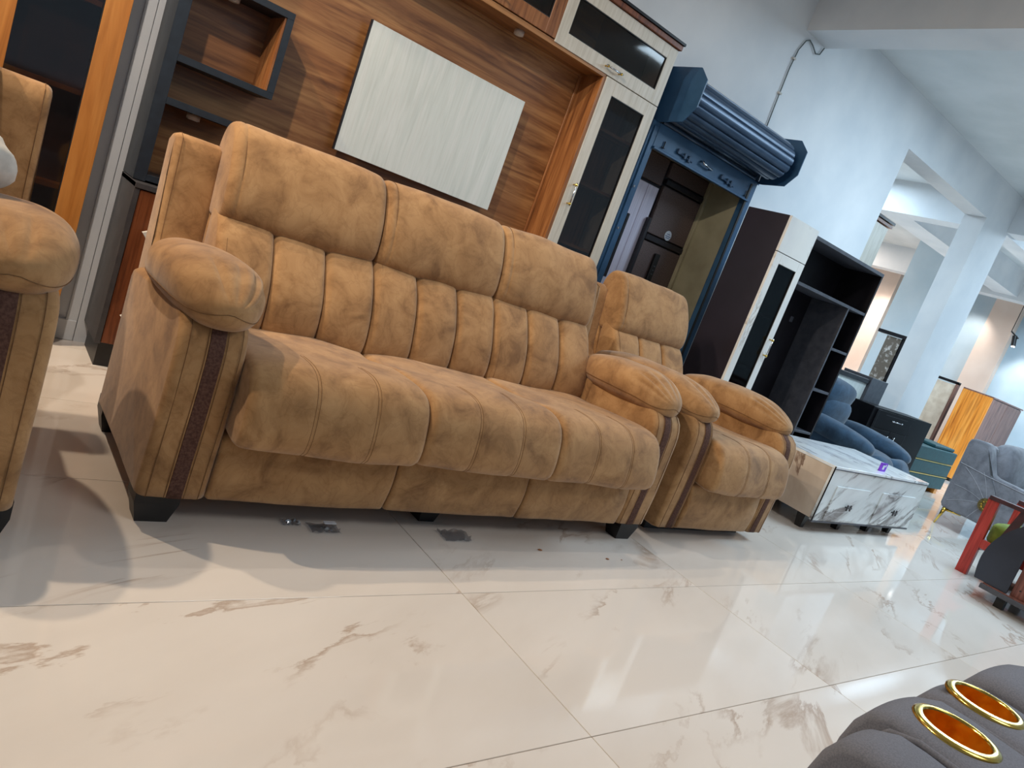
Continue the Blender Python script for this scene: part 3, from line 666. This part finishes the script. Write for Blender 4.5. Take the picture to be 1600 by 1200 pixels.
# ------------------------------------------------------------------ black drawer chest in front of the column
C1 = thing('black_chest', 'glossy black chest with white line pattern below the white column', 'cabinet', (7.7, 3.33, 0))
obj('cabinet_body', B(7.02, 8.40, 3.20, 3.47, .08, .79, bev=.002), 'chestblack', C1)
obj('base', B(7.06, 8.36, 3.23, 3.45, 0, .08), 'blackplastic', C1)
dr = obj('drawer_front', B(7.10, 7.98, 3.19, 3.20, .60, .775, bev=.001), 'chestblack', C1)
bar_handle(dr, 7.55, .70, .22, False, y=3.19, mt='chrome')
for x0, x1, hx in ((7.10, 7.535, 7.47), (7.545, 7.98, 7.62)):
    dd_ = obj('door', B(x0, x1, 3.19, 3.20, .10, .59, bev=.001), 'chestblack', C1); bar_handle(dd_, hx, .47, .16, True, y=3.19, mt='chrome')
bm = bmesh.new()
for x0, x1, z0, z1 in ((7.14, 7.142, .45, .76), (7.3, 7.8, .742, .744), (7.90, 7.902, .3, .72), (7.2, 7.5, .52, .522), (7.70, 7.702, .12, .4), (7.6, 7.86, .22, .222)): box(bm, x0, x1, 3.1885, 3.1895, z0, z1)
obj('line_pattern', bm, 'greyedge', C1)
# dressing table with a side tower left of the chest
D1 = thing('dressing_table', 'black dressing table with raised shelf behind the blue recliner', 'table', (6.75, 3.35, 0))
obj('tower', B(7.36, 7.72, 3.49, 3.8, 0, 1.03, bev=.002), 'greyedge', D1)
obj('table_top', B(6.70, 7.36, 3.5, 3.8, .955, 1.0, bev=.002), 'blackwood', D1)
obj('table_panel', B(6.70, 7.355, 3.52, 3.78, .30, .955), 'whitepanel', D1)
obj('leg', B(6.72, 6.77, 3.53, 3.78, 0, .30), 'blackwood', D1); obj('leg', B(7.28, 7.33, 3.53, 3.78, 0, .30), 'blackwood', D1)

# tall pieces beyond the wall opening
P1 = thing('tall_cabinet', 'tall beige cabinet with dark cornice just past the wall end', 'cabinet', (6.85, 4.1, 0))
obj('cabinet_body', B(6.55, 7.12, 3.86, 4.3, 0, 2.42), 'cream', P1); obj('cornice', B(6.53, 7.15, 3.84, 4.3, 2.43, 2.455), 'redwood', P1); obj('cornice_cap', B(6.52, 7.16, 3.83, 4.3, 2.465, 2.49), 'blackwood', P1)
P2 = thing('mirror_stand', 'stone-patterned upright with dark cornice left of the white column', 'mirror', (8.9, 4.2, 0))
obj('upright', B(8.9, 8.93, 4.09, 4.28, 0, 1.56), 'mirrorstone', P2); obj('edge', B(8.9, 8.96, 4.05, 4.10, 0, 1.58), 'blackwood', P2); obj('cornice', B(8.88, 8.98, 4.04, 4.40, 1.57, 1.61), 'blackwood', P2)
P3 = thing('carton_panel', 'brown wrapped panel leaning right of the white column', 'panel', (12.5, 4.75, 0))
obj('panel', B(12.5, 12.56, 4.70, 4.98, 0, 1.36), 'carton', P3); obj('frame', B(12.49, 12.57, 4.66, 4.70, 0, 1.40), 'darkstripe', P3); obj('top_rail', B(12.49, 12.57, 4.66, 5.0, 1.38, 1.42), 'blackwood', P3)
W1 = thing('wardrobe', 'bright orange wood wardrobe with dark striped doors by the far wall', 'wardrobe', (12.7, 4.2, 0))
obj('side_panel', B(12.06, 12.09, 4.0, 4.42, .05, 1.35), 'orangewood2', W1); obj('cabinet_body', B(12.09, 13.40, 4.02, 4.42, .05, 1.35), 'darkstripe', W1); obj('top_panel', B(12.06, 13.42, 3.99, 4.42, 1.35, 1.37), 'darkstripe', W1)
for k in range(2): obj('door', B(12.10+k*.65, 12.74+k*.65, 4.0, 4.02, .08, 1.34, bev=.002), 'darkstripe', W1)
obj('base', B(12.1, 13.38, 4.05, 4.4, 0, .05), 'blackplastic', W1)
E1 = thing('teal_chest', 'teal upholstered chest with gold lines between black chest and grey sofa', 'chest', (9.1, 3.45, 0))
for k, (z0, z1) in enumerate(((.02, .17), (.18, .33), (.34, .49))): obj('padded_panel', B(8.50, 9.75, 3.30, 3.66, z0+.04, z1+.04, bev=.012, seg=2), 'teal', E1)
for z in (.212, .372): obj('gold_line', B(8.50, 9.75, 3.297, 3.302, z, z+.008), 'gold', E1)
obj('raised_panel', B(9.15, 9.75, 3.35, 3.66, .53, .57, bev=.01), 'teal', E1)
obj('leg', B(8.52, 8.60, 3.31, 3.40, 0, .06), 'orangewood2', E1); obj('leg', B(9.6, 9.68, 3.31, 3.40, 0, .06), 'orangewood2', E1)

# ------------------------------------------------------------------ grey sofa at the right
H = thing('sofa', 'light grey fabric sofa with fan stitching on its side at right', 'sofa', (8.4, 2.1, 0))
prof = resample(roundpoly([(2.46, .17, .03), (1.60, .14, .03), (1.57, .56, .06), (2.18, .60, .03), (2.30, .85, .04), (2.47, .84, .05)], 5), 70)
sd = obj('side_panel', loft(bmesh.new(), sweepX(prof, 7.38, 7.52, .02, .02, mid=3, amp=.004)), 'greysuede', H, True)
bm = bmesh.new()
for (y, z) in ((2.40, .58), (2.42, .40), (2.42, .24), (2.22, .16), (1.98, .15), (2.25, .60)):
    tube(bm, [(7.379, 2.12+(y-2.12)*t, .34+(z-.34)*t+.02*math.sin(PI*t)) for t in [k/8 for k in range(9)]], .0018, 5)
tube(bm, [(7.379, 2.45, .60), (7.379, 2.2, .575), (7.379, 1.9, .56), (7.379, 1.6, .52)], .003, 5)
obj('fan_stitching', bm, noisy('grey_piping', (150, 152, 160), (164, 166, 172), 30, .8), sd)
bm = bmesh.new(); cyl(bm, (7.362, 2.12, .34), 'X', .062, .02, 28); rs = obj('brass_rosette', bm, noisy('aged_brass', (96, 88, 58), (140, 128, 84), 60, .35, .9), sd)
bm = bmesh.new()
for k in range(8):
    a = 2*PI*k/8; bmesh.ops.create_icosphere(bm, subdivisions=1, radius=.012, matrix=Matrix.Translation((7.36, 2.12+.035*math.cos(a), .34+.035*math.sin(a))))
obj('rosette_petals', bm, 'gold', rs)
obj('seat_base', B(7.5, 9.6, 1.62, 2.3, .15, .40, bev=.02), 'greysuede', H)
obj('back_body', B(7.5, 9.6, 2.27, 2.47, .15, .83, bev=.03, seg=2), 'greysuede', H)
for k in range(3): 
    obj('back_cushion', PL((7.86+k*.66, 2.22, .66), (.33, .12, .24), (-.12, 0, 0), 3.2), 'greysuede', H, True)
    obj('seat_cushion', PL((7.86+k*.66, 1.92, .45), (.33, .34, .09), (0, 0, 0), 4), 'greysuede', H, True)
obj('side_panel', B(9.6, 9.74, 1.6, 2.46, .15, .6, bev=.03), 'greysuede', H)
for y, dy in ((2.41, -1), (1.65, 1)):
    bm = bmesh.new(); tube(bm, [(7.41, y, .17), (7.41, y+.012*-dy, .09), (7.41, y+.03*-dy, 0)], [.022, .012, .007], 8); tube(bm, [(7.41, y, .155), (7.41, y+.14*dy, .16)], [.014, .006], 8); obj('leg', bm, 'gold', H, True)
bm = bmesh.new(); tube(bm, [(9.6, 2.38, .16), (9.6, 2.38, 0)], [.02, .008], 8); obj('leg', bm, 'gold', H, True)
o = PL((7.93, 2.03, .60), (.10, .02, .05), (-.5, 0, 0), 3, amp=.02); tag(obj('folded_cover', o, 'whiteprint', None, True), 'white folded cover lying on the grey sofa back cushion', 'cloth')

# ------------------------------------------------------------------ red chair with green seat
A = thing('chair', 'red wooden armchair with green seat in front of the grey sofa', 'chair', (6.2, 1.4, 0))
X = 5.80
def bar(name, a, b, w, d, mt='red', par=A):
    a, b = Vector(a), Vector(b); bm = bmesh.new(); dv = (b-a).normalized(); s = Vector((1, 0, 0)); s = (s-dv*s.dot(dv)).normalized() if abs(dv.x) < .9 else Vector((0, 1, 0)); tt = dv.cross(s)
    loft(bm, [[p+s*w*sx+tt*d*sy for sx, sy in ((-1, -1), (1, -1), (1, 1), (-1, 1))] for p in (a, b)]); return obj(name, bm, mt, par)
bar('leg', (X, 1.62, 0), (X, 1.63, .55), .02, .036); bar('leg', (X+.62, 1.62, 0), (X+.62, 1.63, .55), .02, .036)
bar('leg', (X, 1.02, 0), (X, .98, .85), .02, .03); bar('leg', (X+.62, 1.02, 0), (X+.62, .98, .85), .02, .03)
bar('armrest', (X, 1.66, .555), (X, 1.0, .57), .032, .014, 'maroon'); bar('armrest', (X+.62, 1.66, .555), (X+.62, 1.0, .57), .032, .014, 'maroon')
bar('side_rail', (X, 1.60, .24), (X, 1.02, .22), .016, .03); bar('side_rail', (X+.62, 1.60, .24), (X+.62, 1.02, .22), .016, .03)
bar('front_rail', (X, 1.60, .22), (X+.62, 1.60, .22), .016, .03)
for k in range(3): bar('side_slat', (X, 1.50-.12*k, .25), (X, 1.44-.12*k, .55), .008, .025, 'maroon')
obj('seat_cushion', PL((X+.31, 1.33, .325), (.29, .29, .09), (0, 0, 0), 5, amp=.004), 'green', A, True)
obj('back_cushion', PL((X+.31, 1.06, .58), (.28, .08, .25), (.15, 0, 0), 4, amp=.004), 'green', A, True)

# ------------------------------------------------------------------ covered rosewood cabinet at the right edge
L = thing('low_cabinet', 'rosewood cabinet with glass top partly covered in dark plastic at right edge', 'cabinet', (5.5, 1.1, 0))
obj('base_board', B(5.20, 5.72, .55, 1.335, .075, .105, bev=.002), 'greyedge', L)
obj('base_top', B(5.21, 5.71, .55, 1.325, .105, .112), 'reddishwood', L)
obj('cabinet_body', B(5.26, 5.68, .55, 1.19, .112, .50, bev=.002), 'reddishwood', L)
obj('top_frame', B(5.24, 5.69, .55, 1.20, .50, .535, bev=.003), 'greyedge', L)
obj('glass_top', B(5.25, 5.68, .55, 1.19, .536, .544, bev=.002), 'glass', L)
for x, y in ((5.30, 1.22), (5.30, .62), (5.66, 1.22)):
    obj('leg', B(x-.025, x+.025, y-.025, y+.025, 0, .075), 'blackplastic', L)
bm = bmesh.new()
for z in (.16, .46): cyl(bm, (5.255, 1.15, z), 'X', .005, .006, 8)
obj('screw', bm, 'blackplastic', L)
bm = bmesh.new(); rings = []
path = []
for k in range(13):
    t = k/12; path.append((1.385+.03*math.sin(PI*t*.9)-.13*t**2.5, .114+.42*t))
path += [(1.235, .556), (1.18, .562), (1.05, .560), (.90, .561)]
for k, (y, z) in enumerate(path):
    w = .012*noise.noise(Vector((k, 1, 0))); nyz = (-.010, 0) if k < 12 else (-.004, -.010) if k == 12 else (0, -.010)
    yi = min(1.20, y-.02); zi = min(z, .53) if k < 13 else z
    rings.append([Vector((5.222+w, yi, zi)), Vector((5.222+w, y, z)), Vector((5.45, y+.012*math.sin(k*1.3), z+.004*math.sin(k))), Vector((5.70+w, y-.01, z)), Vector((5.70+w, y-.01+nyz[0], z+nyz[1])), Vector((5.234+w, y+nyz[0], z+nyz[1])), Vector((5.234+w, yi, zi+nyz[1]*.5))])
loft(bm, rings); tag(obj('plastic_sheet', bm, 'tarp', None, False), 'dark plastic sheet hanging over the end of the rosewood cabinet', 'sheet')

# ------------------------------------------------------------------ grey loveseat console with gold cup holders
N = thing('loveseat', 'slate grey loveseat with gold cup holders at the bottom right corner', 'sofa', (1.3, .0, 0))
def lobeY(x0, x1, zt, yf, amp=.012, rr=.05, yb=-.25, zb=.05):
    pr3 = resample(roundpoly([(yb, zb), (yf, zb, .03), (yf+.004, zt-.07, .05), (yf-.025, zt, .05), (yb, zt-.01)], 6), 64)
    return loft(bmesh.new(), sweepX(pr3, x0, x1, rr, rr*.40, mid=6, sag=amp*.5))
def cup_panel(x0, x1, cx, cy, zt, yf):
    # top surface with a round hole, front rolling down
    R0 = .048; bm = lobeY(x0, x1, zt, yf)
    return bm
zt = .60
obj('console_side', lobeY(1.00, 1.139, zt-.006, .338, .010, .035), 'loveseat', N, True)
def console(x0, x1, cx, cy, first):
    bm = lobeY(x0, x1, zt, .364 if first else .368, .012, .03)
    o = obj('console_panel', bm, 'loveseat', N, True)
    # real round hole
    cb_ = bmesh.new(); cyl(cb_, (cx, cy, zt-.10), 'Z', .0475, .2, 48); cme = bpy.data.meshes.new('cut'); cb_.to_mesh(cme); cb_.free()
    co_ = bpy.data.objects.new('cut', cme); COL.objects.link(co_)
    md = o.modifiers.new('hole', 'BOOLEAN'); md.operation = 'DIFFERENCE'; md.object = co_; md.solver = 'EXACT'
    bpy.context.view_layer.update(); dg = bpy.context.evaluated_depsgraph_get(); ev = bpy.data.meshes.new_from_object(o.evaluated_get(dg)); o.modifiers.clear(); o.data = ev
    bpy.data.objects.remove(co_); 
    for p in o.data.polygons: p.use_smooth = True
    # holder: lathe
    prof = [(.0, zt-.095), (.040, zt-.095), (.044, zt-.085), (.0455, zt+.004)]
    bm = bmesh.new(); rings = [[Vector((cx+r_*math.cos(2*PI*k/48), cy+r_*math.sin(2*PI*k/48), z)) for k in range(48)] for r_, z in prof[1:]]
    loft(bm, rings, False); vs = [bm.verts.new(p) for p in rings[0]]; bm.faces.new(vs)
    ch = obj('cup_holder', bm, 'amber', N, True)
    rim = [(.0455, zt+.002), (.0465, zt+.006), (.0485, zt+.0075), (.0575, zt+.0055), (.0605, zt+.003), (.0605, zt-.001)]
    bm = bmesh.new(); loft(bm, [[Vector((cx+r_*math.cos(2*PI*k/48), cy+r_*math.sin(2*PI*k/48), z)) for k in range(48)] for r_, z in rim], False)
    obj('gold_rim', bm, 'gold', ch, True)
for xs_ in (1.140, 1.346):
    bm = bmesh.new()
    tube(bm, [(xs_, -.2, zt-.014), (xs_, .1, zt-.009), (xs_, .27, zt-.010), (xs_, .305, zt-.022), (xs_, .325, zt-.05), (xs_, .332, zt-.09), (xs_, .332, .3)], .0060, 6, False); obj('piping', bm, 'loveseat', N, True)
console(1.141, 1.345, 1.232, .258, True); console(1.347, 1.530, 1.428, .283, False)
obj('console_panel', lobeY(1.532, 1.80, zt+.018, .362, .012, .05), 'loveseat', N, True)
obj('seat_cushion', lobeY(.42, 1.02, .47, .29, .012, .05), 'loveseat', N, True)
obj('armrest', lobeY(1.80, 2.05, .62, .34, .012, .05), 'loveseat', N, True)
obj('armrest', lobeY(.20, .42, .60, .24, .012, .05), 'loveseat', N, True)
obj('backrest', B(.25, 2.0, -.62, -.26, .1, 1.0, bev=.05, seg=3), 'loveseat', N, True)

# ------------------------------------------------------------------ track lamp on the far wall, loose bits on the floor
t_ = thing('track_lamp', 'black track spotlight high on the far pale blue wall', 'lamp', (13.2, 4.6, 2.3))
bm = bmesh.new(); tube(bm, [(13.3, 4.60, 2.46), (13.3, 4.47, 2.38)], .012, 6); obj('arm', bm, 'blackplastic', t_)
bm = bmesh.new(); tube(bm, [(13.29, 4.60, 2.45), (13.29, 4.60, 2.905)], .006, 6); obj('drop_rod', bm, 'blackplastic', t_)
bm = bmesh.new(); tube(bm, [(13.3, 4.53, 2.41), (13.3, 4.49, 2.25)], .034, 14); obj('lamp_head', bm, 'blackplastic', t_)
bm = bmesh.new(); cyl(bm, (13.3, 4.487, 2.235), 'Z', .024, .012, 14)
em, n_, l_, b_ = newmat('lamp_glow'); b_.inputs['Emission Color'].default_value = (1, .97, .92, 1); b_.inputs['Emission Strength'].default_value = 12; obj('bulb', bm, em, t_)
for (x, y, z, tx, ty, tz, pw) in ((13.3, 4.49, 2.19, 14, 4.3, 1.7, 22), (13.2, 6.9, 2.5, 14, 7.0, 2.0, 22), (13.3, 5.4, 2.7, 14, 5.4, 2.1, 22)):
    spot('far_spot_light', (x, y, z), (tx, ty, tz), pw, (1, .97, .92), 80, .8)
for i, (x, y, s) in enumerate(((1.10, 1.90, .05), (1.60, 1.88, .06), (1.00, 1.93, .03))):
    bm = bmesh.new(); bmesh.ops.create_grid(bm, x_segments=10, y_segments=8, size=1)
    for v in bm.verts: v.co = Vector((x+v.co.x*s*(1+.3*noise.noise(v.co*3)), y+v.co.y*s*.6, .004+abs(.016*noise.noise(Vector((v.co.x*2.5+i, v.co.y*2.5, i))))))
    bmesh.ops.solidify(bm, geom=bm.faces[:], thickness=.0006)
    tag(obj('plastic_scrap', bm, 'film', None, False), ('clear plastic scrap with red print under the sofa middle', 'clear plastic film lying right of the sofa middle leg', 'small clear plastic scrap under the left sofa seat')[i], 'packaging')
tag(obj('paper_tag', B(1.09, 1.13, 1.885, 1.90, .028, .031), M['whiteprint']), 'tiny white and red paper tag under the long sofa', 'tag')
for i, (x, y, s, lb) in enumerate(((1.95, 1.80, .007, 'crumb nearest the sofa front below its middle seat'), (2.27, 1.74, .006, 'reddish crumb below the right sofa seat'), (2.35, 1.735, .003, 'tiny speck right of the reddish crumb'))):
    bm = bmesh.new(); bmesh.ops.create_icosphere(bm, subdivisions=2, radius=1)
    for v in bm.verts: v.co = Vector((x+v.co.x*s*1.4*(1+.5*noise.noise(v.co*3)), y+v.co.y*s, s*.3+v.co.z*s*.3))
    tag(obj('crumb', bm, 'dust'), lb, 'debris')
